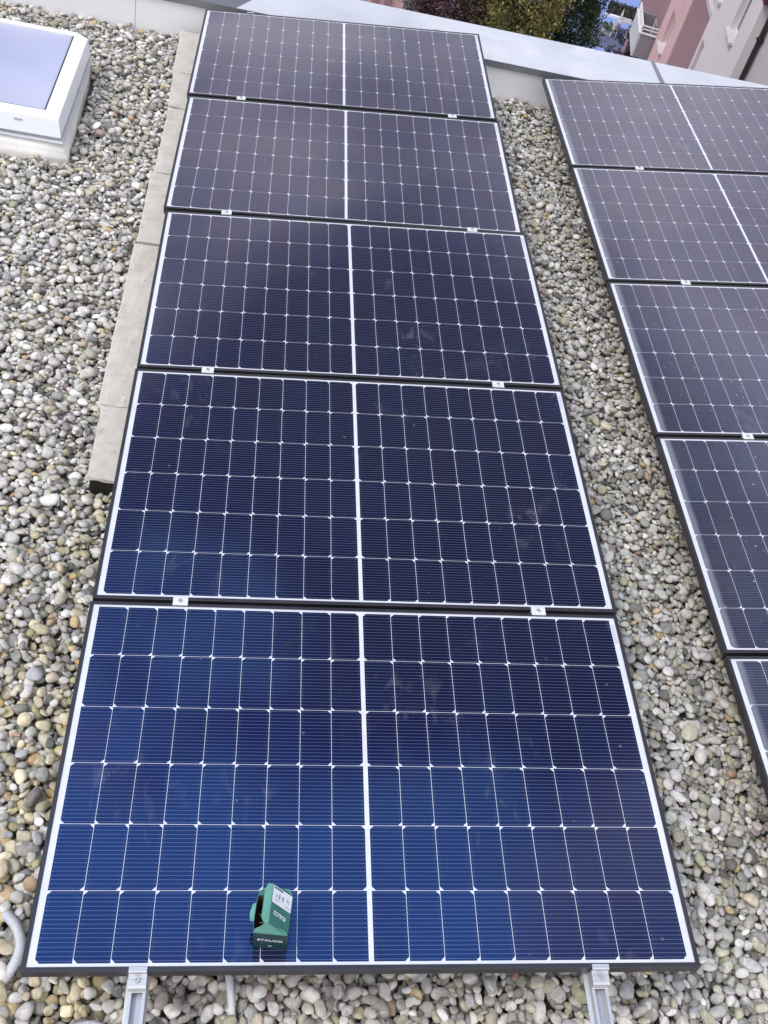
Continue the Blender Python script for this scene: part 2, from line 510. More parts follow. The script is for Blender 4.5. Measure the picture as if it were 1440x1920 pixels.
M['body'] = weathered('own_render', (0.55, 0.55, 0.56), (0.6, 0.6, 0.61), 0.5, 0.9)

# ------------------------------------------------------------------ setting: streets far below and the flat roof we stand on
GZ = -20.0
bm = bmesh.new(); poly(bm, [(-600, -600, GZ), (600, -600, GZ), (600, 600, GZ), (-600, 600, GZ)])
tag(link('ground', bm, M['street']), 'dark asphalt ground far below the roof', 'ground', kind='structure')
bm = bmesh.new(); poly(bm, [(12, 67.1, GZ + .004), (60, 57.8, GZ + .004), (75, 110, GZ + .004), (12, 125, GZ + .004)])
tag(link('courtyard_paving', bm, M['paving']), 'blue toned paving of the yard behind the hedge', 'paving', kind='structure')
bm = bmesh.new(); poly(bm, [(12, 62.9, GZ + .008), (30, 59.4, GZ + .008), (30.6, 63.5, GZ + .008), (12, 67.0, GZ + .008)])
tag(link('terrace_paving', bm, M['dark_paving']), 'slate blue terrace paving around the garden table', 'paving', kind='structure')
bm = bmesh.new(); poly(bm, [(12, 52, GZ + .012), (30, 49, GZ + .012), (30, 59.3, GZ + .012), (12, 62.8, GZ + .012)])
tag(link('path', bm, M['paving']), 'blue toned path in front of the terrace', 'path', kind='structure')

YW = 5.872        # face of the parapet upstand
DECK = -0.045
bm = bmesh.new()
box(bm, -9, 11, -9, YW + .42, GZ - .05, DECK)
tag(link('roof_deck', bm, M['deck']), 'dark flat roof deck under the gravel', 'roof', kind='structure')

# parapet with sheet-metal coping
ZC = 0.257
par = empty('parapet_wall', (0, YW, DECK), label='low white parapet wall with light metal coping along the far roof edge', cat='parapet')
X0, X1 = -9, 11
bm = bmesh.new()
box(bm, X0, -0.4335, 0, .44, 0, ZC - .04 - DECK)
box(bm, -0.4305, X1, -.002, .44, 0, ZC - .04 - DECK)
link('upstand', bm, M['upstand'], par)
bm = bmesh.new()
yN, yF = 5.832 - YW, 6.345 - YW
zt = ZC - DECK
th = .0015
def sheet(bm, xa_n, xa_f, xb, lift=0.0, mi=0):
    # top sheet between a (possibly slanting) left end and a right end, with down-turned edges
    T = [(xa_n, yN, zt + lift), (xb, yN, zt + lift), (xb, yF, zt + lift + .008), (xa_f, yF, zt + lift + .008)]
    plate(bm, T, .003, mi)
sheet(bm, 0.19, 0.47, 3.12)
sheet(bm, 3.124, 3.124, X1)
box(bm, X0, X1, yF - .004, yF - .001, zt - .06, zt + .004)
link('coping', bm, M['coping'], par)
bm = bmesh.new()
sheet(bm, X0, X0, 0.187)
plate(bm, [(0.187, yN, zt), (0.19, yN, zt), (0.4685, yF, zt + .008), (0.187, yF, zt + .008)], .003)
link('dark_reflection_coping', bm, M['coping_dark_reflection'], par)  # separate sheet carrying the painted dark reflection
bm = bmesh.new()
box(bm, X0, X1, yN - .002, yN + .001, zt - .040, zt - .0005)
box(bm, X0, X1, yN - .002, .03, zt - .0425, zt - .0402)
link('fascia', bm, M['fascia'], par)
bm = bmesh.new()
extrude(bm, [(3.112, zt + .0003), (3.142, zt + .0003), (3.139, zt + .011), (3.134, zt + .017), (3.118, zt + .017), (3.113, zt + .011)], 'y', yN + .002, yF - .006)
link('standing_seam', bm, M['fascia'], par)

# ------------------------------------------------------------------ gravel: every pebble a settled ellipsoid
SKX0, SKX1, SKY0, SKY1 = -1.60, -0.545, 4.09, 5.16       # skylight curb footprint
SLABS = [(-.122, -.01, 1.826, 2.236), (-.142, -.02, 2.246, 3.408), (-.128, -.03, 3.418, 4.055), (-.120, -.03, 4.067, 4.780),
         (-.122, -.03, 4.792, 5.218), (-.135, -.03, 5.230, 5.80)]
SW = .34


def gravel():
    gx0, gy0, res = -2.4, -1.0, 0.006
    nx, ny = int(5.2 / res), int((YW - gy0 + .02) / res)
    xs = gx0 + (np.arange(nx) + .5) * res
    ys = gy0 + (np.arange(ny) + .5) * res
    X, Y = np.meshgrid(xs, ys, indexing='ij')
    left_lim = np.where(Y < 0, -0.10 + Y * .3, -0.10 - 0.225 * Y) - 0.40
    ok = (X > left_lim) & (X < 0.30) | (X > 1.45) & (X < 2.62) | (Y < 0.42) & (X > -0.5) & (X < 2.8)
    ok &= ~((X > SKX0 + .02) & (X < SKX1 - .012) & (Y > SKY0 + .012) & (Y < SKY1 - .01))
    ok &= Y < YW - .010
    for (xa, xb, ya, yb) in SLABS:
        ok &= ~((X > xa + .015) & (X < xa + SW - .02) & (Y > ya + .02) & (Y < yb - .004))
    ii, jj = np.where(ok)
    area = len(ii) * res * res
    N = int(area * 3300)
    H = np.full((nx, ny), DECK, dtype=np.float64)
    cand = rng.integers(0, len(ii), (N, 5))
    a = np.clip(np.exp(rng.normal(math.log(.0138), .30, N)), .0075, .029)
    bb = a * rng.uniform(.58, .92, N)
    cc = np.minimum(a * rng.uniform(.32, .62, N), bb * .9)
    big = rng.random(N) < .02
    a[big] *= 1.25; bb[big] *= 1.2; cc[big] *= 1.1
    yaw = rng.uniform(0, 2 * np.pi, N)
    tx = rng.normal(0, .20, N); ty = rng.normal(0, .20, N)
    pos = np.zeros((N, 3)); Rm = np.zeros((N, 3, 3))
    for k in range(N):
        ci, cj = ii[cand[k]], jj[cand[k]]
        q = int(np.argmin(H[ci, cj] + .3 * H[np.minimum(ci + 2, nx - 1), cj] + .3 * H[ci, np.minimum(cj + 2, ny - 1)]))
        i, j = ci[q], cj[q]
        fs_ = 1.0 + .12 * min(1, max(0, (1.9 - ys[j]) / 1.7)); a[k] *= fs_; bb[k] *= fs_; cc[k] *= fs_
        rI = int(a[k] / res) + 1
        i0, i1, j0, j1 = max(0, i - rI), min(nx, i + rI + 1), max(0, j - rI), min(ny, j + rI + 1)
        h = H[i0:i1, j0:j1]
        # follow the local slope
        if h.shape[0] > 2 and h.shape[1] > 2:
            hm = h.mean()
            dx = xs[i0:i1] - xs[i]; dy = ys[j0:j1] - ys[j]
            sx = ((h - hm) * dx[:, None]).sum() / max(1e-9, (dx ** 2).sum() * h.shape[1])
            sy = ((h - hm) * dy[None, :]).sum() / max(1e-9, (dy ** 2).sum() * h.shape[0])
        else:
            sx = sy = 0
        n = np.array([-sx * .8 + tx[k], -sy * .8 + ty[k], 1.0]); n /= np.linalg.norm(n)
        u = np.array([math.cos(yaw[k]), math.sin(yaw[k]), 0.0]); u -= n * (u @ n); u /= np.linalg.norm(u)
        w = np.cross(n, u)
        Rk = np.stack([u, w, n], 1)
        A = Rk @ np.diag([1 / a[k] ** 2, 1 / bb[k] ** 2, 1 / cc[k] ** 2]) @ Rk.T
        px = (xs[i0:i1] - xs[i])[:, None]; py = (ys[j0:j1] - ys[j])[None, :]
        B = A[0, 2] * px + A[1, 2] * py
        Cq = A[0, 0] * px * px + 2 * A[0, 1] * px * py + A[1, 1] * py * py - 1
        D = B * B - A[2, 2] * Cq
        ins = D > 0
        if not ins.any(): continue
        s = np.sqrt(np.where(ins, D, 0)) / A[2, 2]
        mid = -B / A[2, 2]
        gap = np.where(ins, h - (mid - s), -9)
        zc = np.quantile(gap[ins], .96) if ins.sum() > 6 else gap.max()
        H[i0:i1, j0:j1] = np.where(ins, np.maximum(h, zc + mid + s), h)
        pos[k] = (xs[i], ys[j], zc); Rm[k] = Rk
    good = np.abs(Rm).sum((1, 2)) > 0
    # colours
    pal = np.array([(.42, .41, .40), (.52, .51, .50), (.61, .60, .60), (.70, .69, .69), (.31, .305, .295), (.21, .205, .195), (.45, .44, .38),
                    (.40, .39, .31), (.35, .35, .25), (.54, .48, .38), (.48, .37, .21), (.40, .28, .20), (.38, .31, .27), (.31, .25, .25), (.44, .44, .47), (.14, .14, .135)])
    wts = np.array([20, 19, 15, 9, 12, 6, 9, 5, 2.4, 3, .9, .4, 1.2, .6, 6, 2.5]); wts /= wts.sum()
    ci = rng.choice(len(pal), N, p=wts)
    colr = np.clip(pal[ci] * np.array([0.985, 0.955, 0.91]) * rng.uniform(.82, 1.20, (N, 1)) * rng.normal(1, .012, (N, 3)), .02, .8)

    warm = (pos[:, 0] < .2) & (rng.random(N) < .42 * np.clip((2.1 - pos[:, 1]) / 1.5, 0, 1))
    colr[warm] *= np.array([1.10, 1.01, .76])
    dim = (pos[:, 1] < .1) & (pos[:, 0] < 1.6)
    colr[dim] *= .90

    def variants(level, count):
        bmi = bmesh.new(); bmesh.ops.create_icosphere(bmi, subdivisions=level, radius=1)
        bmi.verts.ensure_lookup_table()
        V = np.array([v.co[:] for v in bmi.verts]); F = np.array([[v.index for v in f.verts] for f in bmi.faces]); bmi.free()
        out = []
        for _ in range(count):
            W = V.copy()
            p = rng.uniform(1.9, 2.7)
            W = W / (np.abs(W) ** p).sum(1, keepdims=True) ** (1 / p)
            for _ in range(4):
                d = rng.normal(0, 1, 3); d /= np.linalg.norm(d)
                W *= 1 + rng.uniform(.05, .13) * np.sin(V @ d * rng.uniform(1.6, 3.4) + rng.uniform(0, 6))[:, None]
            for _f in range(rng.integers(0, 3)):                       # a broken flat facet
                d = rng.normal(0, 1, 3); d /= np.linalg.norm(d)
                cut = rng.uniform(.66, .88); e = W @ d - cut
                W -= np.where(e > 0, e * .8, 0)[:, None] * d
            out.append(W)
        return out, F
    Vs, Cs, Fs, base = [], [], [], 0
    near = pos[:, 1] < 1.1
    for sel, lvl, cnt in ((good & near, 3, 24), (good & ~near, 2, 32)):
        var, F = variants(lvl, cnt)
        idx = np.where(sel)[0]
        pick = rng.integers(0, cnt, len(idx))
        for v in range(cnt):
            I = idx[pick == v]
            if not len(I): continue
            S = np.stack([a[I], bb[I], cc[I]], 1)
            L = var[v][None] * S[:, None, :]
            P = np.einsum('nij,nvj->nvi', Rm[I], L) + pos[I][:, None, :]
            nv = len(var[v])
            Vs.append(P.reshape(-1, 3)); Cs.append(np.repeat(colr[I], nv, 0))
            Fs.append((F[None] + (base + np.arange(len(I)) * nv)[:, None, None]).reshape(-1, 3))
            base += len(I) * nv
    return np_mesh('gravel', np.concatenate(Vs), np.concatenate(Fs), M['stone'], np.concatenate(Cs))


tag(gravel(), 'loose rounded grey, white and tan river pebbles covering the flat roof', 'gravel', kind='stuff')

# ------------------------------------------------------------------ concrete slabs under the low edge
SLAB_LAB = ['short pale concrete slab with a dark end, nearest the camera', 'long pale concrete slab with a chipped notched corner next to the nearest slab',
            'pale concrete slab beside the middle panel gap, third from the near end', 'pale concrete slab beside the skylight, fourth from the near end',
            'stained concrete slab second from the parapet', 'short mossy concrete slab touching the parapet wall']
for k, (xa, xb, ya, yb) in enumerate(SLABS):
    bm = bmesh.new()
    h = [.075, .062, .068, .066, .07, .066][k]
    nx_, ny_ = 7, max(6, int((yb - ya) / .05))
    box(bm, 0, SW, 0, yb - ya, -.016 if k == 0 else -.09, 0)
    bmesh.ops.subdivide_edges(bm, edges=bm.edges, cuts=9, use_grid_fill=True)
    r2 = random.Random(k)
    for v in bm.verts:
        n_ = math.sin(v.co.y * 31 + k) * .0022 + math.sin(v.co.y * 83 + v.co.x * 40 + k * 2) * .0016
        if v.co.z > -.02: v.co.z += n_ + r2.uniform(-.0012, .0012)
        if v.co.x < .001: v.co.x += abs(math.sin(v.co.y * 23 + k * 1.7)) * .0025 + r2.uniform(0, .002)
        if v.co.y < .001: v.co.y += r2.uniform(0, .007)
        if k == 1 and v.co.x < .05 and v.co.y < .06: v.co.z -= .012
    bmesh.ops.bevel(bm, geom=[e for e in bm.edges if e.is_manifold and e.calc_face_angle(0) > .9], offset=.005, segments=1, affect='EDGES')
    o = link('concrete_slab', bm, M['concrete'])
    o.location = (xa, ya, h)
    o.rotation_euler = (0, 0, [.006, -.004, .008, -.006, .01, .012][k])
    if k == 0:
        bm = bmesh.new(); box(bm, .012, SW - .004, .010, yb - ya - .004, -.10, -.0165, bevel=.006); link('dark_end_block', bm, M['pad'], o)  # dark block added under the slab cap, makes its near end dark
    tag(o, SLAB_LAB[k], 'concrete slab', 'concrete slabs along the panel row')

# ------------------------------------------------------------------ skylight
sl = empty('skylight', ((SKX0 + SKX1) / 2 - .016, (SKY0 + SKY1) / 2 + .018, 0), label='white framed flat roof window with pale bluish glazing on a plastered curb', cat='skylight')
cx, cy = (SKX0 + SKX1) / 2, (SKY0 + SKY1) / 2
hx, hy = (SKX1 - SKX0) / 2, (SKY1 - SKY0) / 2


def ring(bm, prof, hx, hy, mi=0, close=False):
    """sweep (inset, z) profile round a rectangle with mitred corners"""
    loops = []
    for (i, z) in prof:
        loops.append([bm.verts.new((sx * (hx - i), sy * (hy - i), z)) for sx, sy in ((-1, -1), (1, -1), (1, 1), (-1, 1))])
    n = len(loops)
    for a_ in range(n if close else n - 1):
        A, B = loops[a_], loops[(a_ + 1) % n]
        for q in range(4):
            bm.faces.new((A[q], A[(q + 1) % 4], B[(q + 1) % 4], B[q])).material_index = mi
    return loops


bm = bmesh.new()
ring(bm, [(0, -.06), (.004, .02), (.020, .055), (.036, .085), (.10, .085)], hx, hy)
bmesh.ops.subdivide_edges(bm, edges=bm.edges, cuts=5, use_grid_fill=True)
for v in bm.verts:
    k_ = math.sin(v.co.y * 19) * .006 + math.sin(v.co.x * 23 + 1) * .005 + random.uniform(-.002, .002)
    v.co.x += math.copysign(k_, v.co.x) * (v.co.z < .07); v.co.y += math.copysign(k_, v.co.y) * (v.co.z < .07)
for v in bm.verts:
    if v.co.x > 0 and v.co.z < .07: v.co.x -= .04 * (v.co.y + hy) / (2 * hy)
link('curb', bm, M['plaster'], sl, True)
bm = bmesh.new()
ring(bm, [(.060, .084), (.026, .084), (.025, .092), (.030, .094), (.058, .095), (.058, .112)], hx, hy)
link('drip_lip', bm, M['grey_pvc'], sl)
bm = bmesh.new()
ring(bm, [(.075, .112), (.040, .112), (.038, .116), (.050, .203), (.053, .207), (.122, .209), (.128, .204), (.128, .180)], hx, hy)
for v in bm.verts:
    if v.co.y > hy - .14 and v.co.y < hy - .11: v.co.y += .112
link('frame', bm, M['white_pvc'], sl)
bm = bmesh.new()
ring(bm, [(.1265, .2065), (.134, .205), (.136, .190)], hx, hy)
for v in bm.verts:
    if v.co.y > 0: v.co.y += .112
link('gasket', bm, M['dark'], sl)
bm = bmesh.new()
box(bm, -hx + .135, hx - .135, -hy + .135, hy - .023, .175, .193)
link('glass', bm, M['sky_glass'], sl)
bm = bmesh.new()
box(bm, .26, .30, -hy + .0425, -hy + .0470, .172, .182)
link('type_plate', bm, M['print_grey'], sl)

# ------------------------------------------------------------------ solar panels
PW, PH, LIP, PITCH = 1.722, 1.134, .012, 1.14947
TILT_L, TILT_R = R_(6.5), R_(8.584)
ORG_L, ORG_R = Vector((0, 0, .25)), Vector((2.221966, .033096, .238525))


def mesh_only(bm, name, mats, smooth=False):
    o = link(name, bm, mats, None, smooth)
    return o


def frame_bm():
    bm = bmesh.new()
    prof = [(0, -.035), (0, -.0012), (.0012, 0), (.0112, 0), (.012, -.0008), (.012, -.006), (.002, -.006), (.002, -.033), (.028, -.033), (.028, -.035)]
    ring(bm, prof, PW / 2, PH / 2, close=True)
    for v in bm.verts: v.co.x += PW / 2; v.co.y += PH / 2
    return bm


def sheet_bm():
    bm = bmesh.new()
    box(bm, .004, PW - .004, .004, PH - .004, -.0058, -.0030)
    return bm


def cells_bm(seed):
    rnd = random.Random(seed)
    bm = bmesh.new()
    uvl = bm.loops.layers.uv.new('UVMap')
    tone = bm.faces.layers.float.new('tone')
    mx, cg = .0185, .0135          # side margin, centre gap
    gx, gy = .0016, .0016
    cw = ((PW / 2 - LIP - mx - cg / 2) - 8 * gx) / 9 + 0.0
    my = .0085
    ch = (PH - 2 * LIP - 2 * my - 5 * gy) / 6
    cf_ = .0105
    for half in (0, 1):
        xs0 = LIP + mx if half == 0 else PW / 2 + cg / 2
        for r in range(6):
            for c in range(9):
                x0 = xs0 + c * (cw + gx); y0 = LIP + my + r * (ch + gy)
                x1, y1 = x0 + cw, y0 + ch
                left = (r % 2 == 0) == (half == 0)
                if left: P = [(x0 + cf_, y0), (x1, y0), (x1, y1), (x0 + cf_, y1), (x0, y1 - cf_), (x0, y0 + cf_)]
                else: P = [(x0, y0), (x1 - cf_, y0), (x1, y0 + cf_), (x1, y1 - cf_), (x1 - cf_, y1), (x0, y1)]
                f = bm.faces.new([bm.verts.new((x, y, -.0026)) for x, y in P])
                f[tone] = min(1, max(0, rnd.gauss(.5, .22)))
                for l in f.loops:
                    l[uvl].uv = ((l.vert.co.x - x0) / cw, (l.vert.co.y - y0) / ch)
    return bm


def label_bm():
    bm = bmesh.new()
    box(bm, PW - LIP - .0155, PW - LIP - .0045, PH - .115, PH - .035, -.0029, -.00265)
    return bm


proto = {}
for key, cm in (('clean', 'cells'), ('dusty', 'cells_dusty')):
    me = {}
    for nm, f, mt in (('frame', frame_bm, 'frame'), ('backsheet', sheet_bm, 'backsheet'), ('label', label_bm, 'print_grey')):
        o = mesh_only(f(), nm, M[mt]); me[nm] = o.data; bpy.data.objects.remove(o)
    proto[key] = me
PAN_L = [(.0006, -.001, .0016), (.0024, 1.1459, .00268), (.0028, 2.2948, .0035), (-.0144, 3.455, -.0129), (-.009, 4.6126, -.01294)]
LAB_L = ['deep blue solar panel with the small green box standing on it', 'purple blue solar panel directly behind the panel holding the green box',
         'dark brownish solar panel third from the camera in the main row', 'greyish solar panel next to last in the main row, beside the skylight',
         'pale grey solar panel at the parapet end of the main row, first from the wall']
LAB_R = ['blue solar panel of the right row, nearest the camera and mostly out of view', 'dark dusty solar panel of the right row, second from the camera',
         'bluish dusty solar panel in the middle of the right row', 'grey speckled solar panel of the right row, second from the parapet',
         'grey speckled solar panel of the right row, nearest the parapet']
for side, (org, tilt) in enumerate(((ORG_L, TILT_L), (ORG_R, TILT_R))):
    ex = Vector((math.cos(tilt), 0, math.sin(tilt)))
    for k in range(5):
        dx, dy, th_ = PAN_L[k] if side == 0 else (0, k * PITCH, 0.0)
        loc = org + ex * dx + Vector((0, dy, 0))
        key = 'clean' if side == 0 else 'dusty'
        rt = empty('solar_panel', loc, (0, -tilt, th_), (LAB_L if side == 0 else LAB_R)[k], 'solar panel', 'solar panels in two rows on the roof')
        for nm in ('frame', 'backsheet', 'label'):
            o = bpy.data.objects.new(nm, proto[key][nm]); COL.objects.link(o); o.parent = rt
        link('cells', cells_bm(side * 10 + k), M['cells' if side == 0 else 'cells_dusty'], rt)

# ------------------------------------------------------------------ rails and clamps
RX = (.283, 1.4535)
RXR = (.414, 1.386)
YA, YB = -.95, 5 * PITCH + .02


def rail_bm():
    bm = bmesh.new()
    h = .021
    prof = [(-h, -.075), (h, -.075), (h + .004, -.071), (h, -.066), (h, -.0355), (h - .008, -.0355), (h - .008, -.040), (h - .005, -.040), (h - .005, -.056),
            (-h + .005, -.056), (-h + .005, -.040), (-h + .008, -.040), (-h + .008, -.0355), (-h, -.0355), (-h, -.060), (-h - .010, -.062), (-h - .010, -.066), (-h, -.068)]
    extrude(bm, prof, 'y', YA, YB)
    return bm


def clamp_mid():
    bm = bmesh.new()
    w = .0235
    prof = [(-.0165, .0005), (-.0165, .0035), (-.0045, .0042), (-.0035, .0030), (.0035, .0030), (.0045, .0042), (.0165, .0035), (.0165, .0005), (.006, .0005), (.006, -.030), (-.006, -.030), (-.006, .0005)]
    extrude(bm, prof, 'x', -w, w)
    return bm


def bolt_bm(z=.003):
    bm = bmesh.new()
    n = 20
    def circ(r, zz, m=n): return [bm.verts.new((r * math.cos(2 * math.pi * i / m), r * math.sin(2 * math.pi * i / m), zz)) for i in range(m)]
    rings = [circ(.0068, z), circ(.0068, z + .005), circ(.0060, z + .006), circ(.0036, z + .006), circ(.0034, z + .0022)]
    for A, B in zip(rings, rings[1:]):
        for i in range(n): bm.faces.new((A[i], A[(i + 1) % n], B[(i + 1) % n], B[i]))
    bm.faces.new(rings[-1])
    return bm


def clamp_end():
    bm = bmesh.new()
    prof = [(.0095, .0004), (.0095, .0034), (-.001, .0036), (-.0035, .0020), (-.0045, -.008), (-.008, -.011), (-.0155, -.0115), (-.0165, -.0102), (-.0185, -.0102), (-.020, -.0115),
            (-.031, -.012), (-.036, -.0145), (-.0385, -.020), (-.0385, -.031), (-.0400, -.0325), (-.0400, -.0352), (-.0005, -.0352), (-.0005, .0004)]
    extrude(bm, prof, 'x', -.0222, .0222)
    return bm


def keep(bm, name, mt, sm=False):
    o = link(name, bm, M[mt], None, sm); d = o.data; bpy.data.objects.remove(o); return d


D_MID, D_BOLT, D_END, D_RAIL = keep(clamp_mid(), 'mid_clamp', 'alu_white'), keep(bolt_bm(), 'bolt', 'steel'), keep(clamp_end(), 'end_clamp', 'alu'), keep(rail_bm(), 'mounting_rail', 'alu')
GAPN = ['first', 'second', 'third', 'fourth']


def at_row(side, x, y, z=0.0):
    org, tilt = ((ORG_L, TILT_L), (ORG_R, TILT_R))[side]
    return org + Vector((math.cos(tilt), 0, math.sin(tilt))) * x + Vector((-math.sin(tilt), 0, math.cos(tilt))) * z + Vector((0, y, 0)), (0, -tilt, 0)


def put(name, mesh, side, x, y, label, cat, group, rot=0.0, bolt=None):
    loc, ro = at_row(side, x, y)
    o = bpy.data.objects.new(name, mesh); COL.objects.link(o)
    o.location = loc; o.rotation_euler = (0, ro[1] * math.cos(rot), rot)
    tag(o, label, cat, group)
    if bolt is not None:
        b_ = bpy.data.objects.new('bolt', D_BOLT); COL.objects.link(b_); b_.parent = o; b_.location = bolt
    return o


GR = 'silver clamps holding the panels'
for side in (0, 1):
    for ri, rx in enumerate((RX, RXR)[side]):
        for gi in range(4):
            y = (gi + 1) * PITCH - (PITCH - PH) / 2
            if side == 0:
                y = (PAN_L[gi][1] + PH + PAN_L[gi + 1][1]) / 2 + rx * (PAN_L[gi][2] + PAN_L[gi + 1][2]) / 2
                lab = 'silver mid clamp, %s gap beyond the green box panel, %s' % (GAPN[gi], ('slab side', 'side facing the right row')[ri])
            else:
                lab = 'silver mid clamp, %s gap of the right row from the camera, %s rail' % (GAPN[gi], ('inner', 'outer')[ri])
            put('mid_clamp', D_MID, side, rx + random.uniform(-.004, .004), y, lab, 'clamp', GR, 0, (0, -.001, 0))
        lab = 'silver end clamp on the parapet edge of the %s row, %s' % (('main', 'right')[side], ('nearer the skylight', 'farther from the skylight')[ri])
        yE = (PAN_L[4][1] + PH + rx * PAN_L[4][2]) if side == 0 else 4 * PITCH + PH
        put('end_clamp', D_END, side, rx, yE, lab, 'clamp', GR, math.pi, (0, -.0185, -.0135))
        put('end_clamp', D_END, side, rx, 0, ('silver end clamp on the front edge of the green box panel, %s' % ('left of the box', 'right of it')[ri]) if side == 0 else
            'silver end clamp at the front edge of the right row, %s rail' % ('near', 'outer')[ri], 'clamp', GR, 0, (0, -.0185, -.0135))
        o = put('mounting_rail', D_RAIL, side, rx, 0, ('long slotted aluminium rail under the main row, %s' % ('left of the green box', 'right of the green box')[ri]) if side == 0 else
                'slotted aluminium rail hidden under the right row, %s side' % ('inner', 'outer')[ri], 'rail', 'aluminium mounting rails')

# ------------------------------------------------------------------ corrugated conduits
def conduit(pts, r, label):
    P = [Vector(p) for p in pts]
    # Catmull-Rom resample
    Q = []
    ext = [2 * P[0] - P[1]] + P + [2 * P[-1] - P[-2]]
    for i in range(1, len(ext) - 2):
        p0, p1, p2, p3 = ext[i - 1:i + 3]
        L = max(4, int((p2 - p1).length / .0016))
        for s in range(L):
            t_ = s / L
            Q.append(.5 * ((2 * p1) + (-p0 + p2) * t_ + (2 * p0 - 5 * p1 + 4 * p2 - p3) * t_ ** 2 + (-p0 + 3 * p1 - 3 * p2 + p3) * t_ ** 3))
    Q.append(P[-1])
    bm = bmesh.new(); prev = None; seg = 14; dist = 0
    for i, q in enumerate(Q):
        d = (Q[min(i + 1, len(Q) - 1)] - Q[max(i - 1, 0)]).normalized()
        if i: dist += (q - Q[i - 1]).length
        qt = d.to_track_quat('Z', 'Y')
        rad = r * (1 + .11 * math.tanh(2.2 * math.sin(dist / .0052 * 2 * math.pi)))
        cur = [bm.verts.new(q + qt @ Vector((rad * math.cos(2 * math.pi * k / seg), rad * math.sin(2 * math.pi * k / seg), 0))) for k in range(seg)]
        if prev:
            # match the start of the ring so the tube does not twist
            best = min(range(seg), key=lambda s_: (cur[s_].co - prev[0].co).length)
            cur = cur[best:] + cur[:best]
            for k in range(seg): bm.faces.new((prev[k], prev[(k + 1) % seg], cur[(k + 1) % seg], cur[k]))
        else:
            bm.faces.new(cur)
        prev = cur
    bm.faces.new(prev)
    return tag(link('conduit', bm, M['conduit'], None, True), label, 'conduit', 'corrugated cable conduits in the gravel')


conduit([(-.110, .26, -.03), (-.087, .228, .005), (-.055, .190, .030), (-.036, .150, .036), (-.034, .115, .034), (-.046, .080, .024), (-.070, .045, .0), (-.105, .02, -.035)], .0135,
        'pale corrugated conduit curving out of the gravel beside the front panel corner')
conduit([(.500, .35, .03), (.515, .16, .032), (.526, .075, .028), (.534, .03, .022), (.541, -.012, .004), (.545, -.03, -.02)], .0105,
        'thin pale corrugated conduit coming out from under the front panel edge')
conduit([(.09, -.075, -.01), (.14, -.058, .014), (.185, -.052, .020), (.225, -.068, .012), (.25, -.10, -.01)], .012,
        'pale corrugated conduit half buried at the bottom edge beside the rail')

# ------------------------------------------------------------------ green screw box on the front panel
loc, ro = at_row(0, 0, 0)
bx = empty('cardboard_box', loc, (0, ro[1], 0), 'small open green cardboard screw box with a white label on its raised lid', 'cardboard box')
fl, fr_, br_, bl_ = (.5612, .0560), (.6455, .0475), (.6570, .1460), (.5700, .1500)
HB = .100
def P3(p, z): return (p[0], p[1], z)
T = .0012
bm = bmesh.new(); plate(bm, [P3(fl, 0.0), P3(fr_, 0.0), P3(fr_, HB), P3(fl, HB)], T); link('front_wall', bm, M['card_dark'], bx)
bm = bmesh.new(); plate(bm, [P3(fr_, 0.0), P3(br_, 0.0), P3(br_, HB), P3(fr_, HB)], T); link('right_wall', bm, M['card_mid'], bx)
bm = bmesh.new(); plate(bm, [P3(br_, 0.0), P3(bl_, 0.0), P3(bl_, HB), P3(br_, HB)], T); link('back_wall', bm, M['card_mid'], bx)
lw = [P3(bl_, 0.0), P3(fl, 0.0), P3(fl, HB * .97), (.5615, .083, HB * .97), (.5622, .100, HB * .90), (.5655, .128, HB * .93), P3(bl_, HB * .98)]
bm = bmesh.new(); plate(bm, lw, T); link('left_wall', bm, M['card_mid'], bx)
bm = bmesh.new()
ins = .0016
plate(bm, [(fl[0] + ins, fl[1] + ins, .002), (fr_[0] - ins, fr_[1] + ins, .002), (br_[0] - ins, br_[1] - ins, .002), (bl_[0] + ins, bl_[1] - ins, .002)], .001)
for A_, B_ in ((bl_, br_), (br_, fr_), (fl, bl_), (fr_, fl)):
    c_ = Vector((.609, .1, 0))
    sh = lambda p: Vector((p[0], p[1], 0)) + (c_ - Vector((p[0], p[1], 0))).normalized() * .0024
    a_, b_ = sh(A_), sh(B_)
    poly(bm, [(a_.x, a_.y, .003), (b_.x, b_.y, .003), (b_.x, b_.y, HB - .004), (a_.x, a_.y, HB - .004)])
link('inner_card', bm, M['card_brown'], bx)
# lid hinged on the right wall, raised; its left edge carries the tuck flap
LF, LB = Vector((.5975, .0535, .169)), Vector((.6070, .1500, .169))
HF, HBk = Vector(P3(fr_, HB)), Vector(P3(br_, HB))
bm = bmesh.new(); plate(bm, [HF, HBk, LB, LF], T)
lid = link('lid', bm, M['card_mid'], bx)
nl = (HBk - HF).cross(LF - HF).normalized()
if nl.z < 0: nl = -nl
def L(u, v, e=.0006):      # u along hinge front->back, v from hinge to raised edge
    a_ = HF.lerp(HBk, u); b_ = LF.lerp(LB, u)
    return a_.lerp(b_, v) + nl * e
bm = bmesh.new(); plate(bm, [L(.55, .02), L(.975, .02), L(.975, .97), L(.55, .97)], .0004); link('label', bm, M['print_white'], lid)
bm = bmesh.new()
for u0, u1, v0, v1 in ((.70, .80, .76, .785), (.69, .83, .63, .665), (.73, .80, .52, .54), (.69, .82, .44, .475), (.74, .83, .24, .265), (.71, .82, .17, .185)):
    plate(bm, [L(u0, v0, .0009), L(u1, v0, .0009), L(u1, v1, .0009), L(u0, v1, .0009)], .0003)
plate(bm, [L(.915, .50, .0009), L(.955, .50, .0009), L(.955, .93, .0009), L(.915, .93, .0009)], .0003)
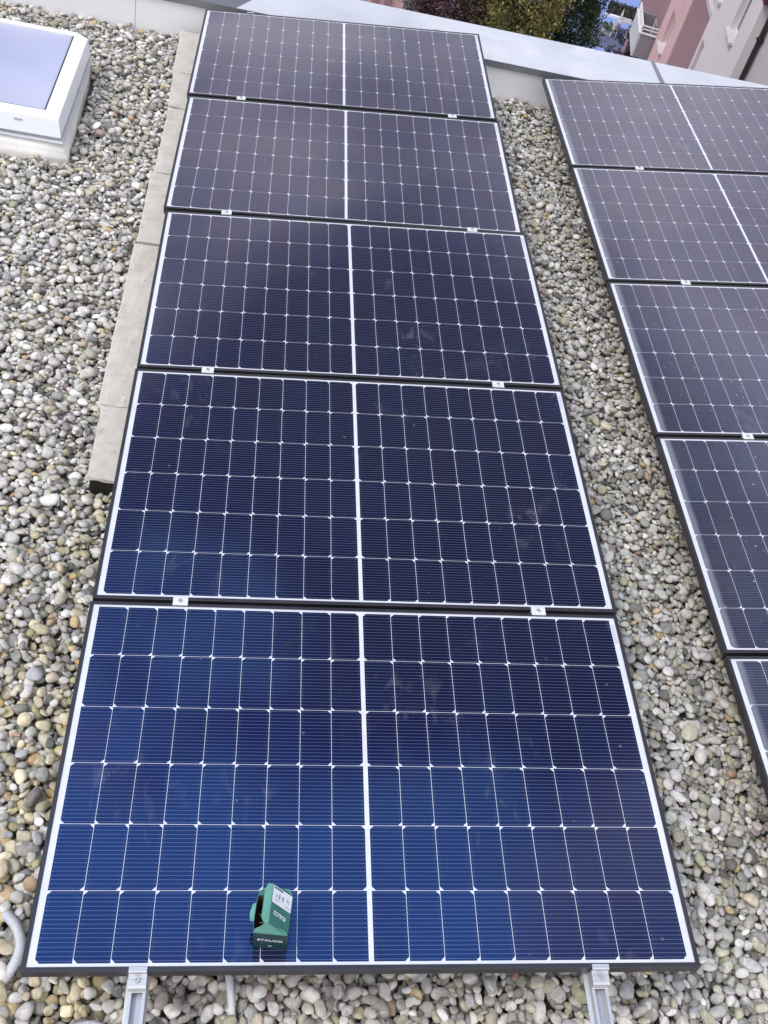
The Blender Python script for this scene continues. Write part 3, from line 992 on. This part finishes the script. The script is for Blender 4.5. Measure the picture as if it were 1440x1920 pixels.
for u0, v0, v1 in ((.655, .60, .88), (.630, .66, .88), (.64, .12, .30), (.610, .08, .32), (.585, .08, .22)):
    plate(bm, [L(u0, v0, .0009), L(u0 + .012, v0, .0009), L(u0 + .012, v1, .0009), L(u0, v1, .0009)], .0003, 1)
link('label_print', bm, [M['print_ink'], M['print_grey']], lid)
TF, TB = Vector((.5800, .0650, .142)), Vector((.5865, .1560, .144))
bm = bmesh.new(); plate(bm, [LF, LB, LB.lerp(TB, .6) + Vector((0, .004, 0)), TB + Vector((0, -.010, 0)), TF + Vector((0, .012, 0)), LF.lerp(TF, .6)], T)
link('tuck_flap', bm, M['card_green'], lid)
bm = bmesh.new()
plate(bm, [P3(fl, HB), P3(fr_, HB), (.640, .052, HB + .012), (.603, .0575, .158), (.590, .0585, .157), (.578, .0575, .134), (.565, .0565, .122)], T)
link('end_flap', bm, M['card_green'], bx)
bm = bmesh.new()
plate(bm, [(bl_[0], bl_[1], HB), (br_[0], br_[1], HB), (.648, .150, .130), (.590, .155, .128), (.575, .154, .118)], T)
link('rear_flap', bm, M['card_green'], bx)
bm = bmesh.new(); plate(bm, [(.5620, .088, .088), (.5655, .134, .091), (.557, .130, .090), (.551, .112, .080), (.552, .094, .074)], T)
link('torn_tab', bm, M['card_green'], bx)
bm = bmesh.new()
for i in range(4):
    y_ = .066 + i * .020
    cyl(bm, (.575, y_, .03), (.640, y_ + .006, .034 + .004 * (i % 2)), .0032, seg=8)
    cyl(bm, (.640, y_ + .006, .034), (.642, y_ + .006, .034), .006, seg=8)
link('screw_filling', bm, M['screw'], bx)


def lettering(text, size, origin, xdir, ydir, mat, parent, wide=1.0, offset=.0):
    cu = bpy.data.curves.new('lettering', 'FONT')
    cu.body = text; cu.size = size; cu.align_x = 'CENTER'; cu.align_y = 'CENTER'; cu.offset = offset; cu.resolution_u = 3; cu.extrude = .00015
    tmp = bpy.data.objects.new('lettering', cu); COL.objects.link(tmp)
    dg = bpy.context.evaluated_depsgraph_get()
    me = bpy.data.meshes.new_from_object(tmp.evaluated_get(dg))
    bpy.data.objects.remove(tmp)
    xd, yd = Vector(xdir).normalized(), Vector(ydir).normalized()
    zd = xd.cross(yd)
    mt = Matrix((xd * wide, yd, zd)).transposed().to_4x4(); mt.translation = Vector(origin)
    me.transform(mt)
    me.materials.clear(); me.materials.append(mat)
    o = bpy.data.objects.new('lettering', me); COL.objects.link(o); o.parent = parent
    return o


fw = Vector(P3(fr_, 0)) - Vector(P3(fl, 0))
fn = Vector((fw.y, -fw.x, 0)).normalized()
mid = (Vector(P3(fr_, 0)) + Vector(P3(fl, 0))) / 2
lettering('STALCO', .0150, mid + fn * .0006 + Vector((0, 0, .058)), fw, (0, 0, 1), M['print_white'], bx, 1.15, .0002)
lettering('SK', .0085, mid + fn * .0006 + Vector((.001, 0, .022)), fw, (0, 0, 1), M['print_grey'], bx, 1.1, .0003)
lettering('STALCO', .0135, L(.33, .52, .0008), (HF - LF).normalized() * -1, (HF - HBk), M['print_white'], lid, 1.05, .0003)

# ------------------------------------------------------------------ apartment building beyond the parapet
PB = Vector((17.39066, 43.05696, -12.09362))
fd, fnn = Vector((.190809, .981627, 0)), Vector((.981627, -.190809, 0))
AZ = -R_(11)
bld = empty('apartment_building', (PB.x, PB.y, GZ), (0, 0, AZ), 'pink, mauve and pale apartment building with a white railed balcony beyond the parapet', 'building')
# local axes: x = into the building (fnn), y = along the facade away from us (fd), z up from the ground
CZ = CAM.z - GZ
def Z(zrel): return CZ + zrel
TOP = Z(-3.0)


def wall_with_holes(bm, y0, y1, z0, z1, x0, x1, holes):
    ys_ = sorted({y0, y1} | {h[0] for h in holes} | {h[1] for h in holes})
    zs_ = sorted({z0, z1} | {h[2] for h in holes} | {h[3] for h in holes})
    for a_, b_ in zip(ys_, ys_[1:]):
        for c_, d_ in zip(zs_, zs_[1:]):
            if any(h[0] <= a_ and b_ <= h[1] and h[2] <= c_ and d_ <= h[3] for h in holes): continue
            box(bm, x0, x1, a_, b_, c_, d_)
    bmesh.ops.remove_doubles(bm, verts=bm.verts, dist=1e-5)


W1 = (-2.20, -0.98, Z(-15.24), Z(-13.86))
W2 = (-12.50, -11.28, Z(-10.82), Z(-9.3))
W3 = (-8.98, -8.35, Z(-14.2), Z(-12.28))
W4 = (-8.75, -8.30, Z(-10.9), Z(-9.6))
DR = (1.9, 3.1, Z(-18.6), Z(-15.6))
def part(bm, name, mt): return link(name, bm, M[mt], bld)
bm = bmesh.new(); wall_with_holes(bm, -3.86, .36, 0, TOP, 0, .4, [W1, (-2.2, -.98, Z(-12.0), Z(-10.6)), (-2.2, -.98, Z(-18.6), Z(-17.2))]); part(bm, 'pink_wall', 'pink')
bm = bmesh.new(); wall_with_holes(bm, -8.05, -3.862, 0, Z(-11.66), .06, .4, []); part(bm, 'mauve_wall', 'mauve')
bm = bmesh.new(); box(bm, -.05, .4, -8.05, -3.862, Z(-11.658), Z(-11.5)); box(bm, .1, .4, -8.05, -3.862, Z(-11.498), TOP); part(bm, 'grey_band', 'greyrender')
bm = bmesh.new(); wall_with_holes(bm, -13.95, -8.052, 0, TOP, -.02, .4, [W2, W3, W4, (-12.5, -11.28, Z(-14.0), Z(-12.6))]); part(bm, 'pale_wall', 'pale')
bm = bmesh.new(); box(bm, .25, .6, -14.45, -13.952, 0, TOP); part(bm, 'corner_reveal', 'greyrender')
bm = bmesh.new(); box(bm, .28, .6, -24, -14.452, 0, TOP); part(bm, 'side_wall', 'greyrender')
bm = bmesh.new(); wall_with_holes(bm, .362, 9, 0, TOP, .12, .5, [DR]); part(bm, 'balcony_wall', 'mauve')
bm = bmesh.new(); box(bm, .62, 12, -24, 9, 0, TOP - .1); part(bm, 'core', 'pale')
bm = bmesh.new(); box(bm, -.35, 12.3, -24.3, 9.3, TOP + .001, TOP + .25); part(bm, 'roof', 'greyrender')
bm = bmesh.new(); cyl(bm, (.16, -14.55, 0), (.16, -14.55, Z(-8.9)), .075, seg=12); cyl(bm, (.16, -14.55, Z(-8.9)), (.0, -14.5, TOP), .075, seg=12)
for zz in (-9.9, -11.7, -13.5): box(bm, .07, .27, -14.65, -14.45, Z(zz), Z(zz) + .06)
part(bm, 'drain_pipe', 'pipe')
bm = bmesh.new(); box(bm, -.1, .25, -14.2, -13.8, Z(-9.05), Z(-8.9)); part(bm, 'red_bracket', 'red')


def window(w, sill=True):
    y0, y1, z0, z1 = w
    bm = bmesh.new()
    f = .07
    xa, xb = .17, .24
    box(bm, xa, xb, y0 + .002, y0 + f, z0 + .03, z1); box(bm, xa, xb, y1 - f, y1 - .002, z0 + .03, z1)
    box(bm, xa, xb, y0 + f, y1 - f, z0 + .03, z0 + .03 + f); box(bm, xa, xb, y0 + f, y1 - f, z1 - f, z1 - .002)
    ym = (y0 + y1) / 2
    box(bm, xa + .002, xb - .002, ym - .045, ym + .045, z0 + .03 + f, z1 - f)
    wf = part(bm, 'window', 'white_paint')
    bm = bmesh.new(); box(bm, xa + .02, xa + .035, y0 + f, y1 - f, z0 + .03 + f, z1 - f)
    link('pane', bm, M['winglass'], wf)
    if sill:
        bm = bmesh.new(); box(bm, -.16, xa - .002, y0 - .06, y1 + .06, z0 - .05, z0 + .028)
        link('sill', bm, M['sill'], wf)


for w in (W1, W2, W4, (-2.2, -.98, Z(-12.0), Z(-10.6)), (-2.2, -.98, Z(-18.6), Z(-17.2)), (-12.5, -11.28, Z(-14.0), Z(-12.6))): window(w)
window(W3, False)
bm = bmesh.new(); box(bm, .2, .26, DR[0] + .002, DR[1] - .002, DR[2], DR[3] - .002); dr = part(bm, 'balcony_door', 'winglass')
bm = bmesh.new()
box(bm, .15, .199, DR[0] + .002, DR[0] + .1, DR[2], DR[3] - .002); box(bm, .15, .199, DR[1] - .1, DR[1] - .002, DR[2], DR[3] - .002); box(bm, .15, .199, DR[0] + .1, DR[1] - .1, DR[3] - .1, DR[3] - .002)
link('door_frame', bm, M['white_paint'], dr)
# balcony
bz0, bz1 = Z(-16.6), Z(-15.62)
BD = .74
yb0, yb1 = .52, 3.30
bm = bmesh.new(); box(bm, -BD + .09, .115, yb0, yb0 + .09, bz0, bz1); part(bm, 'balcony_side', 'balc_shaded')
bm = bmesh.new(); box(bm, -BD, -BD + .088, yb0 - .004, yb1, bz0, bz1); part(bm, 'balcony_front', 'balc_lit')
bm = bmesh.new(); box(bm, -BD + .09, .115, yb0 + .092, yb1, bz0 - .0, bz0 + .16); box(bm, -BD + .09, .115, yb1 - .09, yb1, bz0 + .162, bz1); part(bm, 'balcony_floor', 'balc_shaded')
bm = bmesh.new()
box(bm, -BD - .03, -BD + .14, yb0 - .035, yb1 + .03, bz1 + .001, bz1 + .05)
box(bm, -BD + .142, .11, yb0 - .035, yb0 + .12, bz1 + .001, bz1 + .05)
for zz in (.17, .30):
    box(bm, -BD + .02, -BD + .08, yb0 + .02, yb1, bz1 + zz, bz1 + zz + .05)
    box(bm, -BD + .082, .11, yb0 + .02, yb0 + .08, bz1 + zz, bz1 + zz + .05)
for yy in (yb0 + .02, yb0 + 1.0, yb0 + 1.9, yb1 - .06): box(bm, -BD + .025, -BD + .075, yy, yy + .05, bz1 + .051, bz1 + .31)
box(bm, .05, .10, yb0 + .025, yb0 + .075, bz1 + .051, bz1 + .31)
part(bm, 'balcony_railing', 'white_paint')
bm = bmesh.new(); cyl(bm, (-.25, yb0 + .3, 0), (-.25, yb0 + .3, bz0 - .002), .05, seg=10); part(bm, 'balcony_post', 'white_paint')

# second pink house to the left, mostly behind the purple tree
h2 = empty('pink_house', (3.2, 45.2, GZ), (0, 0, R_(-4)), 'pinkish house front with dark downpipe seen left of the purple tree', 'building')
bm = bmesh.new(); wall_with_holes(bm, 0, 5, 0, 9, 0, 6, [])
for v in bm.verts: v.co = Vector((v.co.y - 1.5, v.co.x, v.co.z))
link('wall', bm, M['pink'], h2)
bm = bmesh.new(); box(bm, 1.12, 1.42, -.16, -.002, 0, 9); link('downpipe', bm, M['pipe'], h2)
bm = bmesh.new(); box(bm, -1.5, 1.1, -.03, -.003, 0, 8.99); link('grey_wall_panel', bm, M['greyrender'], h2)
for x_ in (2.1, 2.65):
    bm = bmesh.new(); box(bm, x_, x_ + .3, -.08, -.002, 0, 8.99); link('pilaster', bm, M['mauve'], h2)
bm = bmesh.new(); box(bm, -1.8, 3.8, -.3, 6.3, 9.002, 9.3); link('roof', bm, M['mauve'], h2)


# ------------------------------------------------------------------ trees: trunk, limbs, thousands of leaf faces
def leaves(center, radii, n, size, cols, seed, clump=26, tilt=.6, shell=.55):
    r_ = np.random.default_rng(seed)
    # clump centres spread through an uneven crown
    nc = max(12, n // clump)
    d = r_.normal(0, 1, (nc, 3)); d /= np.linalg.norm(d, axis=1, keepdims=True)
    rad = r_.uniform(shell, 1.0, nc) ** .7
    lump = 1 + .22 * np.sin(d @ np.array([3.1, 2.3, 4.0]) + seed) + .15 * np.sin(d @ np.array([-5.0, 6.1, 3.0]) + 2 * seed)
    C_ = d * (rad * lump)[:, None] * np.array(radii) + np.array(center)
    tone = r_.normal(0, 1, nc)
    ci = r_.integers(0, nc, n)
    P_ = C_[ci] + r_.normal(0, 1, (n, 3)) * np.array(radii).mean() * .085
    nrm = r_.normal(0, 1, (n, 3)) + np.array([0, 0, tilt]); nrm /= np.linalg.norm(nrm, axis=1, keepdims=True)
    up = r_.normal(0, 1, (n, 3)); u = np.cross(nrm, up); u /= np.linalg.norm(u, axis=1, keepdims=True); w = np.cross(nrm, u)
    s = size * r_.uniform(.6, 1.35, (n, 1))
    V = np.stack([P_ - u * s, P_ + w * s * .45, P_ + u * s, P_ - w * s * .45], 1)
    V[:, 1] += nrm * s * .18; V[:, 3] += nrm * s * .18
    cl = 1.3 * np.array(cols)[r_.integers(0, len(cols), n)] * (1 + .30 * tone[ci][:, None]).clip(.45, 1.7) * r_.uniform(.75, 1.25, (n, 1))
    F = np.arange(4 * n).reshape(n, 4)
    return V.reshape(-1, 3), F, np.repeat(cl, 4, 0).clip(.004, .6)


def tree(name, base, h, crown_c, radii, n, size, cols, seed, label):
    rt = empty(name, base, (0, 0, 0), label, 'tree', 'trees beyond the parapet')
    bm = bmesh.new()
    rd = random.Random(seed)
    top = Vector(crown_c) + Vector((0, 0, radii[2] * .3))
    prev, r0 = Vector((0, 0, 0)), .18
    for i in range(1, 7):
        q = Vector((0, 0, 0)).lerp(top, i / 6) + Vector((rd.uniform(-.12, .12), rd.uniform(-.12, .12), 0))
        cyl(bm, prev, q, r0, r0 * .8, 10); prev = q; r0 *= .8
    for i in range(9):
        a_ = rd.uniform(0, 6.28); z_ = crown_c[2] - radii[2] * rd.uniform(.2, .9)
        s_ = Vector((crown_c[0] * z_ / max(.1, top.z), crown_c[1] * z_ / max(.1, top.z), z_))
        e_ = Vector(crown_c) + Vector((math.cos(a_) * radii[0] * .75, math.sin(a_) * radii[1] * .75, rd.uniform(-.3, .6) * radii[2]))
        cyl(bm, s_, s_.lerp(e_, .5) + Vector((0, 0, .2)), .06, .04, 7); cyl(bm, s_.lerp(e_, .5) + Vector((0, 0, .2)), e_, .04, .012, 7)
    link('trunk', bm, M['bark'], rt)
    V, F, Cc = leaves(crown_c, radii, n, size, cols, seed)
    np_mesh('crown', V, F, M['leaf'], Cc, False, rt)
    return rt


def at(u, v, D):   # point on the ray through source pixel (u,v) at horizontal distance D
    d = cr * ((u - 720) / 1918.96) + cd * ((v - 960) / 1918.96) + cf
    s = D / math.hypot(d.x, d.y)
    return CAM + d * s


def tree_at(name, u, v, D, radii, n, size, cols, seed, label):
    p = at(u, v, D)
    return tree(name, (p.x, p.y, GZ), p.z - GZ, (0, 0, p.z - GZ), radii, n, size, cols, seed, label)


tree_at('plum_tree', 868, -30, 30, (1.75, 1.6, 1.9), 26000, .055, [(.060, .026, .036), (.085, .042, .052), (.11, .062, .068), (.07, .045, .03), (.15, .10, .105)], 3,
        'dark purple leaved tree behind the coping, left of the olive tree')
tree_at('olive_tree', 985, -20, 29, (1.12, 1.1, 2.2), 22000, .05, [(.15, .135, .045), (.19, .155, .055), (.115, .125, .03), (.24, .175, .085), (.09, .12, .022)], 5,
        'olive and yellow green tree between the purple and dark green trees')
tree_at('dark_green_tree', 1068, 0, 32, (1.18, 1.15, 2.4), 22000, .05, [(.018, .036, .016), (.024, .046, .018), (.034, .058, .024), (.014, .028, .013), (.05, .075, .04)], 9,
        'dense dark green tree next to the balcony building')
tree_at('young_plum_tree', 1174, 92, 51, (.78, .7, 1.2), 2200, .07, [(.035, .022, .035), (.05, .03, .045), (.03, .03, .045), (.09, .075, .095)], 12,
        'sparse dark purple young tree below the balcony')

# ------------------------------------------------------------------ yard below: hedge, kerb wall, table, parasol, chairs, planter
hx0, hx1 = Vector((22.5, 66.35, GZ)), Vector((26.5, 65.5, GZ))
def quadbox(name, p0, p1, depth, h, mt, label, cat, z0=0.0):
    d = (p1 - p0).normalized(); n_ = Vector((-d.y, d.x, 0))
    bm = bmesh.new()
    pts = [p0, p1, p1 + n_ * depth, p0 + n_ * depth]
    A = [bm.verts.new((q.x, q.y, GZ + z0)) for q in pts]; B = [bm.verts.new((q.x, q.y, GZ + z0 + h)) for q in pts]
    bm.faces.new(list(reversed(A))); bm.faces.new(B)
    for i in range(4): bm.faces.new((A[i], A[(i + 1) % 4], B[(i + 1) % 4], B[i]))
    return tag(link(name, bm, M[mt]), label, cat)


quadbox('kerb_wall', hx0, hx1, .22, .16, 'white_paint', 'low white kerb wall in front of the dark hedge', 'wall')
hd = empty('hedge', (24.7, 66.75, GZ), (0, 0, R_(-12)), 'clipped dark green hedge between the kerb wall and the yard', 'hedge')
r_ = np.random.default_rng(4)
n = 5000
Pp = r_.uniform([-1.9, -.35, .05], [1.9, .75, .55], (n, 3))
nr = r_.normal(0, 1, (n, 3)); u_ = np.cross(nr, r_.normal(0, 1, (n, 3))); u_ /= np.linalg.norm(u_, axis=1, keepdims=True); w_ = np.cross(nr / np.linalg.norm(nr, axis=1, keepdims=True), u_)
s_ = .06
Vv = np.stack([Pp - u_ * s_, Pp + w_ * s_ * .6, Pp + u_ * s_, Pp - w_ * s_ * .6], 1).reshape(-1, 3)
cc_ = np.array([(.012, .016, .010), (.02, .026, .014), (.035, .035, .022)])[r_.integers(0, 3, n)]
np_mesh('foliage', Vv, np.arange(4 * n).reshape(n, 4), M['leaf'], np.repeat(cc_, 4, 0), False, hd)
bm = bmesh.new(); box(bm, -1.85, 1.85, -.3, .7, 0, .45); link('inner_twigs', bm, M['bark'], hd)

tb_ = empty('garden_table', (23.5, 64.0, GZ + .008), (0, 0, R_(-12)), 'grey slatted garden table on the terrace below', 'table')
bm = bmesh.new()
for i in range(6): box(bm, -.75 + i * .25, -.52 + i * .25, -.4, .4, .72, .75)
link('tabletop', bm, M['wood'], tb_)
for sx in (-1, 1):
    for sy in (-1, 1):
        bm = bmesh.new(); box(bm, sx * .66 - .03, sx * .66 + .03, sy * .34 - .03, sy * .34 + .03, 0, .719); link('leg', bm, M['wood'], tb_)
pr = empty('folded_parasol', (22.85, 64.2, GZ + .008), (0, 0, 0), 'folded white parasol standing beside the garden table', 'parasol')
bm = bmesh.new(); cyl(bm, (0, 0, 0), (0, 0, 1.35), .025, seg=10); link('pole', bm, M['steel'], pr)
bm = bmesh.new(); cyl(bm, (0, 0, .6), (0, 0, 1.0), .10, .07, 12); cyl(bm, (0, 0, 1.0), (0, 0, 1.32), .07, .02, 12); link('canopy', bm, M['sill'], pr)
bm = bmesh.new(); cyl(bm, (0, 0, 0), (0, 0, .08), .25, seg=16); link('base', bm, M['dark'], pr)
for q, (x_, y_, lab) in enumerate(((23.3, 62.9, 'pale garden chair in front of the terrace table'), (22.3, 63.3, 'pale garden chair beside the leafy planter'))):
    ch_ = empty('garden_chair', (x_, y_, GZ + .012), (0, 0, R_(168 + 30 * q)), lab, 'chair', 'chairs around the terrace table')
    bm = bmesh.new(); box(bm, -.24, .24, -.24, .24, .42, .46); link('seat', bm, M['wood'], ch_)
    bm = bmesh.new(); box(bm, -.24, .24, .20, .24, .461, .95); link('backrest', bm, M['white_paint'], ch_)
    for sx in (-1, 1):
        for sy in (-1, 1):
            bm = bmesh.new(); box(bm, sx * .21 - .02, sx * .21 + .02, sy * .21 - .02, sy * .21 + .02, 0, .419); link('leg', bm, M['white_paint'], ch_)
pl_ = empty('planter', (21.9, 63.3, GZ + .008), (0, 0, R_(-12)), 'grey planter box with a pale leafy plant on the terrace', 'planter')
bm = bmesh.new(); box(bm, -.38, .38, -.13, .13, 0, .24); link('trough', bm, M['wood'], pl_)
V, F, Cc = leaves((0, 0, .5), (.42, .25, .3), 500, .07, [(.10, .14, .06), (.16, .18, .09), (.07, .11, .04)], 21)
np_mesh('foliage', V, F, M['leaf'], Cc, False, pl_)
print('scene built')
